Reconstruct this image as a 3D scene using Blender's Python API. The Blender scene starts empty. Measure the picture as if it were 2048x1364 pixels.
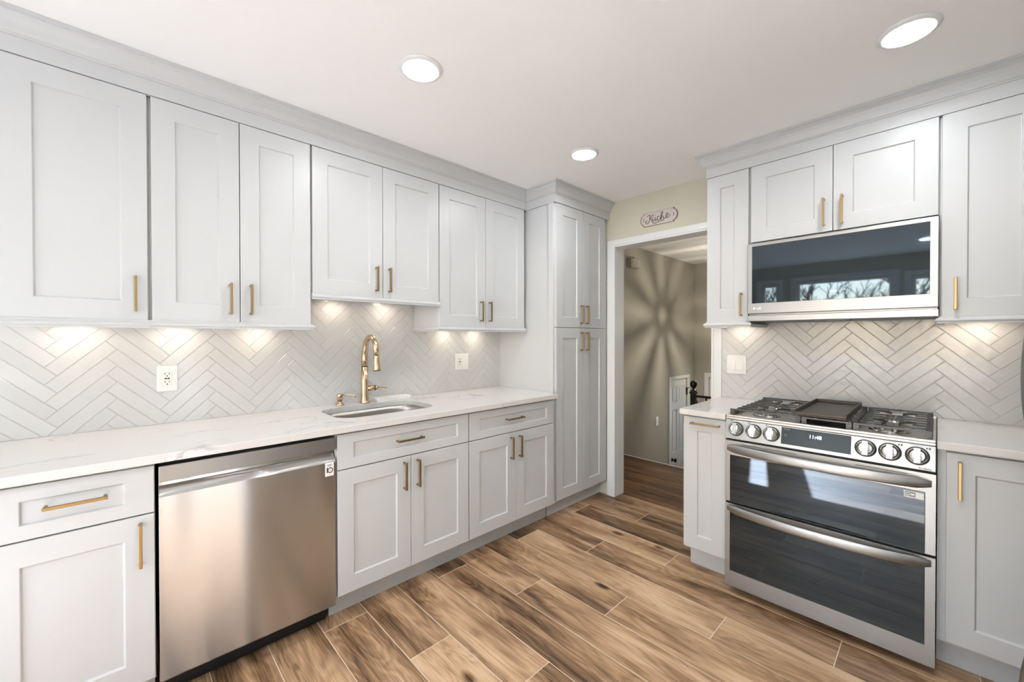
import bpy, bmesh, math, random
from mathutils import Vector, Matrix
random.seed(7)
C = bpy.context.scene.collection
R = math.radians
PI = math.pi

# ------------------------------------------------------------------ camera, world, sun, exposure
cam_d = bpy.data.cameras.new('camera')
cam = bpy.data.objects.new('camera', cam_d)
C.objects.link(cam)
cam_d.sensor_width = 36.0
cam_d.lens = 812.73 / 2048 * 36.0
cam_d.shift_y = -0.0006
cam_d.clip_start = 0.02
_yaw, _pit, _rol = R(46.3497), R(-0.4438), R(-0.0628)
_F = Vector((math.cos(_pit) * math.cos(_yaw), math.cos(_pit) * math.sin(_yaw), math.sin(_pit)))
_R = Vector((math.sin(_yaw), -math.cos(_yaw), 0))
_U = _R.cross(_F)
_R2 = _R * math.cos(_rol) + _U * math.sin(_rol)
_U2 = -_R * math.sin(_rol) + _U * math.cos(_rol)
_m = Matrix((_R2, _U2, -_F)).transposed().to_4x4()
_m.translation = Vector((-2.9148, -2.5009, 1.3151))
cam.matrix_world = _m
bpy.context.scene.camera = cam

SC = bpy.context.scene
SC.view_settings.view_transform = 'Standard'
SC.view_settings.look = 'None'
SC.view_settings.gamma = 1.0
SC.view_settings.use_curve_mapping = False
SC.view_settings.exposure = 0.36
SC.cycles.use_denoising = True
SC.cycles.max_bounces = 10
SC.cycles.diffuse_bounces = 6
SC.cycles.glossy_bounces = 5
SC.cycles.transmission_bounces = 6
SC.cycles.sample_clamp_indirect = 8.0
SC.cycles.caustics_reflective = False
SC.cycles.caustics_refractive = False

W = bpy.data.worlds.new('world')
SC.world = W
W.use_nodes = True
_n = W.node_tree.nodes
_bg = _n['Background']
_sky = _n.new('ShaderNodeTexSky')
_sky.sky_type = 'NISHITA'
_sky.sun_disc = False
_sky.sun_elevation = R(36)
_sky.sun_rotation = R(264)
_hs = _n.new('ShaderNodeHueSaturation')
_hs.inputs['Saturation'].default_value = 0.8
W.node_tree.links.new(_sky.outputs[0], _hs.inputs['Color'])
W.node_tree.links.new(_hs.outputs[0], _bg.inputs['Color'])
_bg.inputs['Strength'].default_value = 1.0

sun_d = bpy.data.lights.new('sun', 'SUN')
sun_d.energy = 31.0
sun_d.angle = R(0.6)
sun_d.color = (.90, 0.96, 1.10)
sun = bpy.data.objects.new('sun', sun_d)
C.objects.link(sun)
sun.rotation_euler = Vector((1.0, -0.27, -0.74)).to_track_quat('-Z', 'Y').to_euler()
sun.location = (-12, 0, 9)

LAMP_POWER = 116.0        # radiance of the ceiling discs
PUCK_POWER = 52.0

# ------------------------------------------------------------------ helpers
def mat(name, col=(.8, .8, .8), rough=.5, metal=0.0, ior=None, emit=None, estr=0.0, coat=0.0, aniso=0.0, spec=None):
    m = bpy.data.materials.new(name)
    m.use_nodes = True
    b = m.node_tree.nodes['Principled BSDF']
    b.inputs['Base Color'].default_value = (*col, 1)
    b.inputs['Roughness'].default_value = rough
    b.inputs['Metallic'].default_value = metal
    if ior: b.inputs['IOR'].default_value = ior
    if emit:
        b.inputs['Emission Color'].default_value = (*emit, 1)
        b.inputs['Emission Strength'].default_value = estr
    if coat: b.inputs['Coat Weight'].default_value = coat
    if aniso: b.inputs['Anisotropic'].default_value = aniso
    if spec is not None: b.inputs['Specular IOR Level'].default_value = spec
    return m

def N(m, t, **kw):
    n = m.node_tree.nodes.new(t)
    for k, v in kw.items():
        if k.startswith('i_'):
            key = k[2:]
            n.inputs[int(key) if key.isdigit() else key.replace('_', ' ')].default_value = v
        else:
            setattr(n, k, v)
    return n

def L(m, a, b): m.node_tree.links.new(a, b)
def BS(m): return m.node_tree.nodes['Principled BSDF']

def coords(m, scale=(1, 1, 1), kind='Object'):
    t = N(m, 'ShaderNodeTexCoord')
    mp = N(m, 'ShaderNodeMapping')
    mp.inputs['Scale'].default_value = scale
    L(m, t.outputs[kind], mp.inputs[0])
    return mp.outputs[0]

def add_bump(m, vec, scale, strength, dist=.01, detail=3, rough=.5):
    nz = N(m, 'ShaderNodeTexNoise', i_Scale=scale, i_Detail=detail, i_Roughness=rough)
    L(m, vec, nz.inputs['Vector'])
    bp = N(m, 'ShaderNodeBump', i_Strength=strength, i_Distance=dist)
    L(m, nz.outputs[0], bp.inputs['Height'])
    L(m, bp.outputs[0], BS(m).inputs['Normal'])
    return nz

def ramp(m, fac, stops):
    r = N(m, 'ShaderNodeValToRGB')
    e = r.color_ramp.elements
    while len(e) < len(stops): e.new(.5)
    for i, (p, c) in enumerate(stops):
        e[i].position = p
        e[i].color = (*c, 1) if len(c) == 3 else c
    L(m, fac, r.inputs[0])
    return r

class MB:
    def __init__(self):
        self.bm = bmesh.new()
        self.mi = 0
    def face(self, vs, smooth=False):
        try:
            f = self.bm.faces.new(vs)
        except ValueError:
            return None
        f.material_index = self.mi
        f.smooth = smooth
        return f
    def box(self, x0, x1, y0, y1, z0, z1):
        if x0 > x1: x0, x1 = x1, x0
        if y0 > y1: y0, y1 = y1, y0
        if z0 > z1: z0, z1 = z1, z0
        v = [self.bm.verts.new(p) for p in ((x0, y0, z0), (x1, y0, z0), (x1, y1, z0), (x0, y1, z0), (x0, y0, z1), (x1, y0, z1), (x1, y1, z1), (x0, y1, z1))]
        for q in ((3, 2, 1, 0), (4, 5, 6, 7), (0, 1, 5, 4), (1, 2, 6, 5), (2, 3, 7, 6), (3, 0, 4, 7)):
            self.face([v[i] for i in q])
        return v
    def loft(self, rings, closed=True, caps=True, smooth=True, loop=False):
        vr = [[self.bm.verts.new(p) for p in r] for r in rings]
        n = len(rings[0])
        m = len(rings)
        for i in range(m if loop else m - 1):
            a, b = vr[i], vr[(i + 1) % m]
            for j in range(n if closed else n - 1):
                k = (j + 1) % n
                self.face([a[j], a[k], b[k], b[j]], smooth)
        if caps and not loop:
            self.face(vr[0][::-1]); self.face(vr[-1])
        return vr
    def tube(self, pts, r, n=10, smooth=True, rs=None, flat=None):
        pts = [Vector(p) for p in pts]
        rings = []
        up = None
        for i, p in enumerate(pts):
            t = (pts[min(i + 1, len(pts) - 1)] - pts[max(i - 1, 0)]).normalized()
            if up is None:
                up = Vector((0, 0, 1)) if abs(t.z) < .9 else Vector((1, 0, 0))
            a = t.cross(up).normalized()
            up = a.cross(t).normalized()
            rr = rs[i] if rs else r
            fa, fb = flat if flat else (1, 1)
            rings.append([p + (a * math.cos(q) * fa + up * math.sin(q) * fb) * rr for q in [2 * PI * k / n for k in range(n)]])
        self.loft(rings, smooth=smooth)
    def cyl(self, p0, p1, r, n=20, r1=None, smooth=True):
        self.tube([p0, p1], r, n, smooth, rs=[r, r1 if r1 is not None else r])
    def lathe(self, prof, o=(0, 0, 0), axis='z', n=28, smooth=True, loop=False):
        o = Vector(o)
        rings = []
        for r, h in prof:
            ring = []
            for k in range(n):
                q = 2 * PI * k / n
                c, s = math.cos(q) * r, math.sin(q) * r
                ring.append(o + (Vector((c, s, h)) if axis == 'z' else Vector((h, c, s)) if axis == 'x' else Vector((s, h, c))))
            rings.append(ring)
        self.loft(rings, smooth=smooth and not loop, loop=loop)
    def prism(self, poly, axis, a, b):
        """poly: 2D points; axis x: (y,z), y: (x,z), z: (x,y)"""
        def P(p, t):
            return (t, p[0], p[1]) if axis == 'x' else (p[0], t, p[1]) if axis == 'y' else (p[0], p[1], t)
        self.loft([[P(p, a) for p in poly], [P(p, b) for p in poly]], smooth=False)
    def sweep(self, path, prof, z0=0):
        """path in (s,d), profile (outward offset, z); result x=s, y=-d"""
        rings = []
        n = len(path)
        for i, p in enumerate(path):
            p = Vector(p)
            ts = []
            if i > 0: ts.append((p - Vector(path[i - 1])).normalized())
            if i < n - 1: ts.append((Vector(path[i + 1]) - p).normalized())
            ns = [Vector((-t.y, t.x)) for t in ts]
            if len(ns) == 2:
                mm = (ns[0] + ns[1]).normalized()
                mm = mm / max(.2, mm.dot(ns[0]))
            else:
                mm = ns[0]
            rings.append([(p.x + mm.x * o, -(p.y + mm.y * o), z0 + z) for o, z in prof])
        self.loft(rings, smooth=False)
    def build(self, name, m=None, parent=None, bevel=0, seg=2, shift=None, kind=None):
        bmesh.ops.recalc_face_normals(self.bm, faces=self.bm.faces)
        if shift:
            bmesh.ops.translate(self.bm, verts=self.bm.verts, vec=Vector(shift))
        me = bpy.data.meshes.new(name)
        self.bm.to_mesh(me)
        self.bm.free()
        o = bpy.data.objects.new(name, me)
        C.objects.link(o)
        for q in (m if isinstance(m, (list, tuple)) else [m]):
            if q: me.materials.append(q)
        if parent: o.parent = parent
        if bevel:
            b = o.modifiers.new('bevel', 'BEVEL')
            b.width = bevel; b.segments = seg; b.limit_method = 'ANGLE'; b.angle_limit = R(35)
        if kind: o['kind'] = kind
        return o

def thing(name, label, cat, loc=(0, 0, 0), rz=0, group=None):
    o = bpy.data.objects.new(name, None)
    o.empty_display_size = .05
    C.objects.link(o)
    o.location = loc
    o.rotation_euler = (0, 0, rz)
    o['label'] = label; o['category'] = cat
    if group: o['group'] = group
    return o

def tag(o, label, cat, group=None):
    o['label'] = label; o['category'] = cat
    if group: o['group'] = group
    return o

def struct(o, label=None, cat=None):
    o['kind'] = 'structure'
    if label: o['label'] = label
    if cat: o['category'] = cat
    return o

def text_ob(name, body, size, m, parent, loc, rot, extr=.0004, bold=0.0, sx=1.0):
    cu = bpy.data.curves.new(name, 'FONT')
    cu.body = body; cu.size = size; cu.extrude = extr; cu.offset = bold
    cu.align_x = 'CENTER'; cu.align_y = 'CENTER'
    t = bpy.data.objects.new(name, cu)
    C.objects.link(t)
    dg = bpy.context.evaluated_depsgraph_get()
    me = bpy.data.meshes.new_from_object(t.evaluated_get(dg))
    C.objects.unlink(t)
    bpy.data.objects.remove(t)
    o = bpy.data.objects.new(name, me)
    C.objects.link(o)
    me.materials.clear(); me.materials.append(m)
    o.location = loc; o.rotation_euler = rot; o.scale = (sx, 1, 1)
    if parent: o.parent = parent
    return o
FRONT = (PI / 2, 0, 0)     # text standing upright and facing local -y

# ------------------------------------------------------------------ materials
M = {}
M['cab'] = mat('cabinet white', (.56, .572, .578), .36)
add_bump(M['cab'], coords(M['cab']), 60, .03, .002)
M['cabin'] = mat('cabinet carcass shade', (.71, .72, .715), .45)
M['ceil'] = mat('ceiling paint', (.92, .925, .92), .9)
add_bump(M['ceil'], coords(M['ceil']), 160, .05, .002)
M['sage'] = mat('sage wall paint', (.63, .61, .50), .8)
add_bump(M['sage'], coords(M['sage']), 220, .06, .002)
M['hallpaint'] = mat('hall wall paint', (.42, .405, .35), .75)
add_bump(M['hallpaint'], coords(M['hallpaint']), 220, .06, .002)
M['trim'] = mat('white trim paint', (.77, .78, .78), .35)
M['plastic'] = mat('white plastic', (.80, .79, .76), .3)
M['dark'] = mat('black slots', (.01, .01, .01), .5)
M['black'] = mat('black plastic', (.012, .013, .014), .35)
M['iron'] = mat('cast iron', (.035, .033, .032), .26, 0.0, ior=1.7)
M['grid'] = mat('griddle metal', (.075, .062, .052), .42, .6)
M['rail'] = mat('black wrought iron', (.02, .018, .018), .3, .5)
M['brass'] = mat('satin brass', (.38, .26, .125), .32, 1.0)
M['bronze'] = mat('champagne bronze', (.64, .48, .32), .27, 1.0)
M['chrome'] = mat('polished chrome', (.48, .475, .46), .22, 1.0)
M['porc'] = mat('white marble tray', (.84, .82, .79), .3)
M['glassblk'] = mat('black appliance glass', (.008, .011, .014), .025, 0.0, ior=1.75)
M['glassblk'].node_tree.nodes['Principled BSDF'].inputs['Specular Tint'].default_value = (.72, .88, 1.0, 1)
M['display'] = mat('control glass', (.040, .050, .055), .2, 0, ior=1.25)
M['ledblue'] = mat('clock digits', (.2, .3, .8), .5, emit=(.55, .68, 1.0), estr=2.2)
M['lens'] = mat('light lens', (1, 1, 1), .5, emit=(.94, .965, .99), estr=LAMP_POWER)
M['puck'] = mat('puck lens', (1, 1, 1), .5, emit=(1.0, .86, .70), estr=PUCK_POWER)
M['ink'] = mat('dark print', (.03, .03, .03), .5)
M['greyink'] = mat('grey print', (.28, .28, .28), .4)
M['palelogo'] = mat('pale print', (.85, .85, .85), .4)
M['sticker'] = mat('white sticker', (.85, .85, .83), .5)
M['grille'] = mat('filter mesh', (.10, .10, .10), .4, .8)

def steel(name, col, rough, warp, brush=(1.2, 1, 120), an=.93):
    m = mat(name, col, rough, 1.0)
    v1 = coords(m, brush)
    n1 = N(m, 'ShaderNodeTexNoise', i_Scale=14.0, i_Detail=4.0)
    L(m, v1, n1.inputs['Vector'])
    v2 = coords(m, (2.3, 2.3, .35))
    n2 = N(m, 'ShaderNodeTexNoise', i_Scale=1.6, i_Detail=1.0)
    L(m, v2, n2.inputs['Vector'])
    b1 = N(m, 'ShaderNodeBump', i_Strength=.05, i_Distance=.0003)
    L(m, n1.outputs[0], b1.inputs['Height'])
    b2 = N(m, 'ShaderNodeBump', i_Strength=1.0, i_Distance=warp)
    L(m, n2.outputs[0], b2.inputs['Height'])
    L(m, b1.outputs[0], b2.inputs['Normal'])
    L(m, b2.outputs[0], BS(m).inputs['Normal'])
    rr = N(m, 'ShaderNodeMapRange')
    rr.inputs[3].default_value = rough * .8; rr.inputs[4].default_value = rough * 1.25
    L(m, n1.outputs[0], rr.inputs[0]); L(m, rr.outputs[0], BS(m).inputs['Roughness'])
    BS(m).inputs['Anisotropic'].default_value = an
    BS(m).inputs['Anisotropic Rotation'].default_value = .25
    tg = N(m, 'ShaderNodeTangent', direction_type='RADIAL', axis='Z')
    L(m, tg.outputs[0], BS(m).inputs['Tangent'])
    return m
M['steel'] = steel('brushed stainless', (.37, .37, .365), .36, .0006, an=.5)
M['cooktop'] = mat('cooktop steel', (.60, .575, .545), .34, 1.0)
M['dwsteel'] = steel('warm brushed stainless', (.49, .485, .475), .23, .020)
M['sinksteel'] = mat('satin sink steel', (.48, .46, .43), .36, 1.0)

# quartz with veins
def quartz():
    m = mat('veined white quartz', (.8, .79, .77), .16)
    v = coords(m, (1, 1, 1))
    w = N(m, 'ShaderNodeTexNoise', i_Scale=1.7, i_Detail=6.0, i_Roughness=.6)
    L(m, v, w.inputs['Vector'])
    mx = N(m, 'ShaderNodeVectorMath', operation='MULTIPLY_ADD')
    L(m, w.outputs['Color'], mx.inputs[0]); mx.inputs[1].default_value = (.62, .62, .3); L(m, v, mx.inputs[2])
    masks = []
    for sc, rot, wd in ((1.0, .30, .0065), (1.9, -.25, .004)):
        mp = N(m, 'ShaderNodeMapping'); mp.inputs['Rotation'].default_value = (0, 0, rot)
        mp.inputs['Scale'].default_value = (.35, 1.0, .6)
        L(m, mx.outputs[0], mp.inputs[0])
        nz = N(m, 'ShaderNodeTexNoise', i_Scale=sc * 1.6, i_Detail=2.5, i_Roughness=.45)
        L(m, mp.outputs[0], nz.inputs['Vector'])
        a = N(m, 'ShaderNodeMath', operation='SUBTRACT'); a.inputs[1].default_value = .5
        L(m, nz.outputs[0], a.inputs[0])
        ab = N(m, 'ShaderNodeMath', operation='ABSOLUTE'); L(m, a.outputs[0], ab.inputs[0])
        mr = N(m, 'ShaderNodeMapRange'); mr.inputs[1].default_value = 0; mr.inputs[2].default_value = wd
        mr.inputs[3].default_value = 1; mr.inputs[4].default_value = 0
        L(m, ab.outputs[0], mr.inputs[0]); masks.append(mr.outputs[0])
    mm = N(m, 'ShaderNodeMath', operation='MAXIMUM'); L(m, masks[0], mm.inputs[0]); L(m, masks[1], mm.inputs[1])
    g = N(m, 'ShaderNodeTexNoise', i_Scale=3.5, i_Detail=3.0); L(m, v, g.inputs['Vector'])
    gr = ramp(m, g.outputs[0], [(.44, (0, 0, 0)), (.66, (1, 1, 1))])
    mu = N(m, 'ShaderNodeMath', operation='MULTIPLY'); L(m, mm.outputs[0], mu.inputs[0]); L(m, gr.outputs[0], mu.inputs[1])
    m2 = N(m, 'ShaderNodeMath', operation='MULTIPLY'); m2.inputs[1].default_value = .5; L(m, mu.outputs[0], m2.inputs[0])
    mix = N(m, 'ShaderNodeMix', data_type='RGBA')
    L(m, m2.outputs[0], mix.inputs[0])
    mix.inputs[6].default_value = (.655, .64, .62, 1); mix.inputs[7].default_value = (.20, .16, .14, 1)
    L(m, mix.outputs[2], BS(m).inputs['Base Color'])
    return m
M['quartz'] = quartz()

# glazed tile
def tile_mat():
    m = mat('glazed white tile', (.72, .71, .70), .14)
    geo = N(m, 'ShaderNodeNewGeometry')
    r = ramp(m, geo.outputs['Random Per Island'], [(0, (.585, .582, .58)), (1, (.625, .62, .615))])
    L(m, r.outputs[0], BS(m).inputs['Base Color'])
    v = coords(m)
    n1 = N(m, 'ShaderNodeTexNoise', i_Scale=22.0, i_Detail=2.0); L(m, v, n1.inputs['Vector'])
    n2 = N(m, 'ShaderNodeTexNoise', i_Scale=90.0, i_Detail=2.0); L(m, v, n2.inputs['Vector'])
    b1 = N(m, 'ShaderNodeBump', i_Strength=.5, i_Distance=.0022); L(m, n1.outputs[0], b1.inputs['Height'])
    b2 = N(m, 'ShaderNodeBump', i_Strength=.35, i_Distance=.0006); L(m, n2.outputs[0], b2.inputs['Height'])
    L(m, b1.outputs[0], b2.inputs['Normal']); L(m, b2.outputs[0], BS(m).inputs['Normal'])
    return m
M['tile'] = tile_mat()
M['grout'] = mat('tile grout', (.56, .535, .51), .8)

# wood look planks
def wood(name, stops, seed, rough=.38, knots=True, var=.35):
    m = mat(name, (.3, .2, .1), rough)
    t = N(m, 'ShaderNodeTexCoord')
    geo = N(m, 'ShaderNodeNewGeometry')
    rnd = geo.outputs['Random Per Island']
    mp = N(m, 'ShaderNodeMapping'); mp.inputs['Scale'].default_value = (1.0, 1.0, 1.0); mp.inputs['Location'].default_value = (seed, seed, 0)
    L(m, t.outputs['UV'], mp.inputs[0])
    # broad warping for flame figure
    st = N(m, 'ShaderNodeMapping'); st.inputs['Scale'].default_value = (1.6, 9.0, 1)
    L(m, mp.outputs[0], st.inputs[0])
    wz = N(m, 'ShaderNodeTexNoise', i_Scale=1.0, i_Detail=2.0, i_Distortion=.6); L(m, st.outputs[0], wz.inputs['Vector'])
    # rings: bands of the warped noise
    ml = N(m, 'ShaderNodeMath', operation='MULTIPLY'); ml.inputs[1].default_value = 11.0; L(m, wz.outputs[0], ml.inputs[0])
    pp = N(m, 'ShaderNodeMath', operation='PINGPONG'); pp.inputs[1].default_value = .5; L(m, ml.outputs[0], pp.inputs[0])
    # fine fibre
    fm = N(m, 'ShaderNodeMapping'); fm.inputs['Scale'].default_value = (4.0, 230.0, 1); L(m, mp.outputs[0], fm.inputs[0])
    fz = N(m, 'ShaderNodeTexNoise', i_Scale=1.0, i_Detail=6.0, i_Roughness=.72, i_Distortion=.7); L(m, fm.outputs[0], fz.inputs['Vector'])
    # broad colour streaks
    bm_ = N(m, 'ShaderNodeMapping'); bm_.inputs['Scale'].default_value = (1.1, 8.0, 1); bm_.inputs['Location'].default_value = (3.3, 5.1, 0); L(m, mp.outputs[0], bm_.inputs[0])
    bz = N(m, 'ShaderNodeTexNoise', i_Scale=1.0, i_Detail=4.0, i_Roughness=.6, i_Distortion=.5); L(m, bm_.outputs[0], bz.inputs['Vector'])
    def ma(op, a, b):
        n = N(m, 'ShaderNodeMath', operation=op)
        for i, x in enumerate((a, b)):
            if isinstance(x, (int, float)): n.inputs[i].default_value = x
            else: L(m, x, n.inputs[i])
        return n.outputs[0]
    s = ma('MULTIPLY', pp.outputs[0], .30)
    s = ma('ADD', s, ma('MULTIPLY', fz.outputs[0], 1.0))
    s = ma('ADD', s, ma('MULTIPLY', bz.outputs[0], 1.55))
    s = ma('ADD', s, ma('MULTIPLY', rnd, var))
    s = ma('SUBTRACT', s, .865 + var * .5)
    if knots:
        km = N(m, 'ShaderNodeMapping'); km.inputs['Scale'].default_value = (3.6, 8.0, 1); L(m, mp.outputs[0], km.inputs[0])
        vo = N(m, 'ShaderNodeTexVoronoi', i_Scale=1.0); L(m, km.outputs[0], vo.inputs['Vector'])
        kr = ramp(m, vo.outputs['Distance'], [(0.0, (1, 1, 1)), (.05, (.9, .9, .9)), (.20, (0, 0, 0))])
        sel = ramp(m, vo.outputs['Color'], [(.66, (0, 0, 0)), (.70, (1, 1, 1))])
        s = ma('SUBTRACT', s, ma('MULTIPLY', ma('MULTIPLY', kr.outputs[0], sel.outputs[0]), .75))
    r = ramp(m, s, stops)
    L(m, r.outputs[0], BS(m).inputs['Base Color'])
    b = N(m, 'ShaderNodeBump', i_Strength=.25, i_Distance=.0012)
    L(m, fz.outputs[0], b.inputs['Height']); L(m, b.outputs[0], BS(m).inputs['Normal'])
    return m
M['plank'] = wood('wood look porcelain', [(.10, (.060, .029, .014)), (.35, (.26, .148, .075)), (.60, (.50, .315, .180)), (.88, (.70, .50, .32))], 0.0)
M['hallwood'] = wood('dark hall hardwood', [(.15, (.035, .014, .006)), (.5, (.150, .062, .025)), (.85, (.30, .15, .065))], 9.0, .3, False, .15)
M['fgrout'] = mat('floor grout', (.78, .66, .53), .85)

# ------------------------------------------------------------------ floor
ZC = 2.419
XW = -5.264      # window wall
YB = -3.50       # rear wall
X_END = .10

def plank_floor(name, x0, x1, y0, y1, edges, joint, mats, zt, gap, th=.004, ulen=1.2):
    bm = bmesh.new()
    uv = bm.loops.layers.uv.new('UVMap')
    def quadbox(a, b, c, d, z0, z1, mi, off):
        vs = [bm.verts.new(p) for p in ((a, c, z0), (b, c, z0), (b, d, z0), (a, d, z0), (a, c, z1), (b, c, z1), (b, d, z1), (a, d, z1))]
        for q in ((4, 5, 6, 7), (0, 1, 5, 4), (1, 2, 6, 5), (2, 3, 7, 6), (3, 0, 4, 7), (3, 2, 1, 0)):
            f = bm.faces.new([vs[i] for i in q]); f.material_index = mi
            for lp in f.loops:
                lp[uv].uv = (lp.vert.co.y + off[0], lp.vert.co.x + off[1])
    quadbox(x0, x1, y0, y1, zt - .06, zt - th, 1, (0, 0))
    for i in range(len(edges) - 1):
        a, b = max(edges[i], x0), min(edges[i + 1], x1)
        if b - a < .01: continue
        j = joint(i)
        k = math.floor((y0 - j) / ulen)
        while j + k * ulen < y1:
            c, d = max(y0, j + k * ulen), min(y1, j + (k + 1) * ulen)
            if d - c > .01:
                quadbox(a + gap / 2, b - gap / 2, c + gap / 2, d - gap / 2, zt - th - .001, zt, 0, (random.uniform(0, 60), random.uniform(0, 60)))
            k += 1
    me = bpy.data.meshes.new(name); bm.to_mesh(me); bm.free()
    o = bpy.data.objects.new(name, me); C.objects.link(o)
    for q in mats: me.materials.append(q)
    return o
NK = 27
edges = [-.0753 - .2004 * k for k in range(NK, -2, -1)]
def kitchen_joint(i):
    k = NK - i - 1
    return -(.62 + .4 * {1: 0, 0: 1, 2: 2}[k % 3])
struct(plank_floor('floor', XW, X_END, YB, 0.0, edges, kitchen_joint, [M['plank'], M['fgrout']], 0.0, .0036, .0007))
# hall floor of narrow boards, running the same way
hedges = [X_END + .085 * k for k in range(0, 14)]
hf = plank_floor('floor', X_END + .001, 1.14, YB, .06, hedges, lambda i: -(i * .37 % 1.4), [M['hallwood'], M['hallwood']], -.004, .0006, .004, 1.4)
struct(hf)

# ------------------------------------------------------------------ walls and ceiling
def wall_box(name, b, m, holes=None, axis='x', bevel=0):
    """box wall with rectangular holes; holes (a0,a1,z0,z1) along y (axis x wall) or x (axis y wall)"""
    mb = MB()
    x0, x1, y0, y1, z0, z1 = b
    if not holes:
        mb.box(*b)
    else:
        lo, hi = (y0, y1) if axis == 'x' else (x0, x1)
        cur = lo
        def bx(a, c, e, f):
            if c - a < 1e-4 or f - e < 1e-4: return
            if axis == 'x': mb.box(x0, x1, a, c, e, f)
            else: mb.box(a, c, y0, y1, e, f)
        for a, c, e, f in sorted(holes):
            bx(cur, a, z0, z1); bx(a, c, z0, e); bx(a, c, f, z1); cur = c
        bx(cur, hi, z0, z1)
    return struct(mb.build(name, m))

wall_box('wall_sink', (XW - .12, 0.12, 0.0, .12, 0, ZC), M['sage'])
DO0, DO1, DOZ = -1.444, -.660, 2.063      # doorway in the range wall
wall_box('wall_range', (0.0, .12, YB - .12, 0.0, 0, ZC), M['sage'], [(DO0, DO1, -.01, DOZ)], 'x')
WINS = [(-.763, -.52, .55, 2.15), (-2.084, -.988, .55, 2.16), (-2.90, -2.257, .55, 2.12)]
wall_box('wall_window', (XW - .14, XW, YB - .12, .12, 0, ZC), M['sage'], [(min(a, b), max(a, b), c, d) for a, b, c, d in WINS], 'x')
REAR = [(-2.62, -2.24, .10, 2.05)]
wall_box('wall_rear', (XW - .14, .12, YB - .12, YB, 0, ZC), M['sage'], REAR, 'y')
mb = MB(); mb.box(XW - .14, 3.5, YB - .12, .2, ZC, ZC + .1)
struct(mb.build('ceiling', M['ceil']))

# windows (unseen directly, mirrored in the microwave glass)
glassm = bpy.data.materials.new('window glass'); glassm.use_nodes = True
_nt = glassm.node_tree; _nt.nodes.remove(_nt.nodes['Principled BSDF'])
_tr = _nt.nodes.new('ShaderNodeBsdfTransparent'); _gl = _nt.nodes.new('ShaderNodeBsdfGlossy'); _gl.inputs['Roughness'].default_value = 0
_mx = _nt.nodes.new('ShaderNodeMixShader'); _mx.inputs[0].default_value = .06
_nt.links.new(_tr.outputs[0], _mx.inputs[1]); _nt.links.new(_gl.outputs[0], _mx.inputs[2]); _nt.links.new(_mx.outputs[0], _nt.nodes['Material Output'].inputs[0])
for wi, (a, b, c, d) in enumerate(WINS):
    a, b = min(a, b), max(a, b)
    mb = MB()
    f = .045
    for q in ((a, a + f, c, d), (b - f, b, c, d), (a + f, b - f, c, c + f), (a + f, b - f, d - f, d)):
        mb.box(XW - .09, XW - .03, q[0] + .001, q[1] - .001, q[2] + .001, q[3] - .001)
    w = struct(mb.build('window_%d' % (wi + 1), M['trim'], bevel=.003))
    mb = MB(); mb.box(XW - .062, XW - .058, a + f, b - f, c + f, d - f)
    mb.build('window_pane', glassm, w)
    mb = MB(); t = .065
    for q in ((a - t, a, c - .02, d + t), (b, b + t, c - .02, d + t), (a, b, d, d + t)):
        mb.box(XW + .001, XW + .018, q[0], q[1], q[2], q[3])
    mb.box(XW + .001, XW + .05, a - t, b + t, c - .05, c - .02)
    mb.build('window_casing', M['trim'], w, .003)

for wi, (a, b, c, d) in enumerate(REAR):
    mb = MB(); f = .05
    cols = [(a, a + f), (b - f, b)] + ([((a + b) / 2 - .03, (a + b) / 2 + .03)] if b - a > 1 else [])
    for q in cols: mb.box(q[0] + .001, q[1] - .001, YB - .09, YB - .03, c + .001, d - .001)
    for z0, z1 in ((c, c + f), (d - f, d)): mb.box(a + f, b - f, YB - .088, YB - .032, z0 + .001, z1 - .001)
    w = struct(mb.build('window_%d' % (wi + 4), M['trim'], bevel=.003))
    mb = MB(); mb.box(a + f, b - f, YB - .062, YB - .058, c + f, d - f); mb.build('window_pane', glassm, w)
    mb = MB(); t = .065
    for q in ((a - t, a, c - .04, d + t), (b, b + t, c - .04, d + t), (a, b, d, d + t)): mb.box(q[0], q[1], YB + .001, YB + .018, q[2], q[3])
    mb.build('window_casing', M['trim'], w, .003)

# door casing of the hall doorway
mb = MB()
mb.box(-.012, -.0005, DO1, DO1 + .057, 0, DOZ + .045)
mb.box(-.012, -.0005, DO0 - .053, DO0, 0, DOZ + .045)
mb.box(-.012, -.0005, DO0, DO1, DOZ, DOZ + .045)
mb.box(-.012, .132, DO1 - .014, DO1 - .0005, 0, DOZ)
mb.box(-.012, .132, DO0 + .0005, DO0 + .014, 0, DOZ)
mb.box(-.012, .132, DO0 + .014, DO1 - .014, DOZ - .014, DOZ - .0005)
struct(mb.build('trim_1', M['trim'], bevel=.002))

# ------------------------------------------------------------------ hall and stairs beyond
HY = .06
LZ = -1.32
XF = 3.36
D1 = (2.56, 3.11)
wall_box('wall_hall', (.121, XF + .12, HY, HY + .12, LZ, ZC), M['hallpaint'], [(D1[0], D1[1], LZ - .01, .715)], 'y')
D2 = (-1.05, -.155)
wall_box('wall_far', (XF, XF + .12, YB, HY - .0005, LZ, ZC), M['hallpaint'], [(D2[0], D2[1], LZ - .01, .725)], 'x')
mb = MB(); mb.box(2.40, XF + .12, YB, HY + .12, LZ - .1, LZ); mb.box(XF - .1, XF + 2, YB - 1, HY + .12, LZ - .2, LZ - .1)
struct(mb.build('floor', M['hallwood']))
wall_box('wall_hall', (.121, XF + .12, YB - .12, YB, LZ, ZC), M['hallpaint'])
mb = MB()
mb.box(1.08, 1.139, YB, HY - .001, LZ, -.066)
struct(mb.build('wall_landing', M['trim']))
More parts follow.
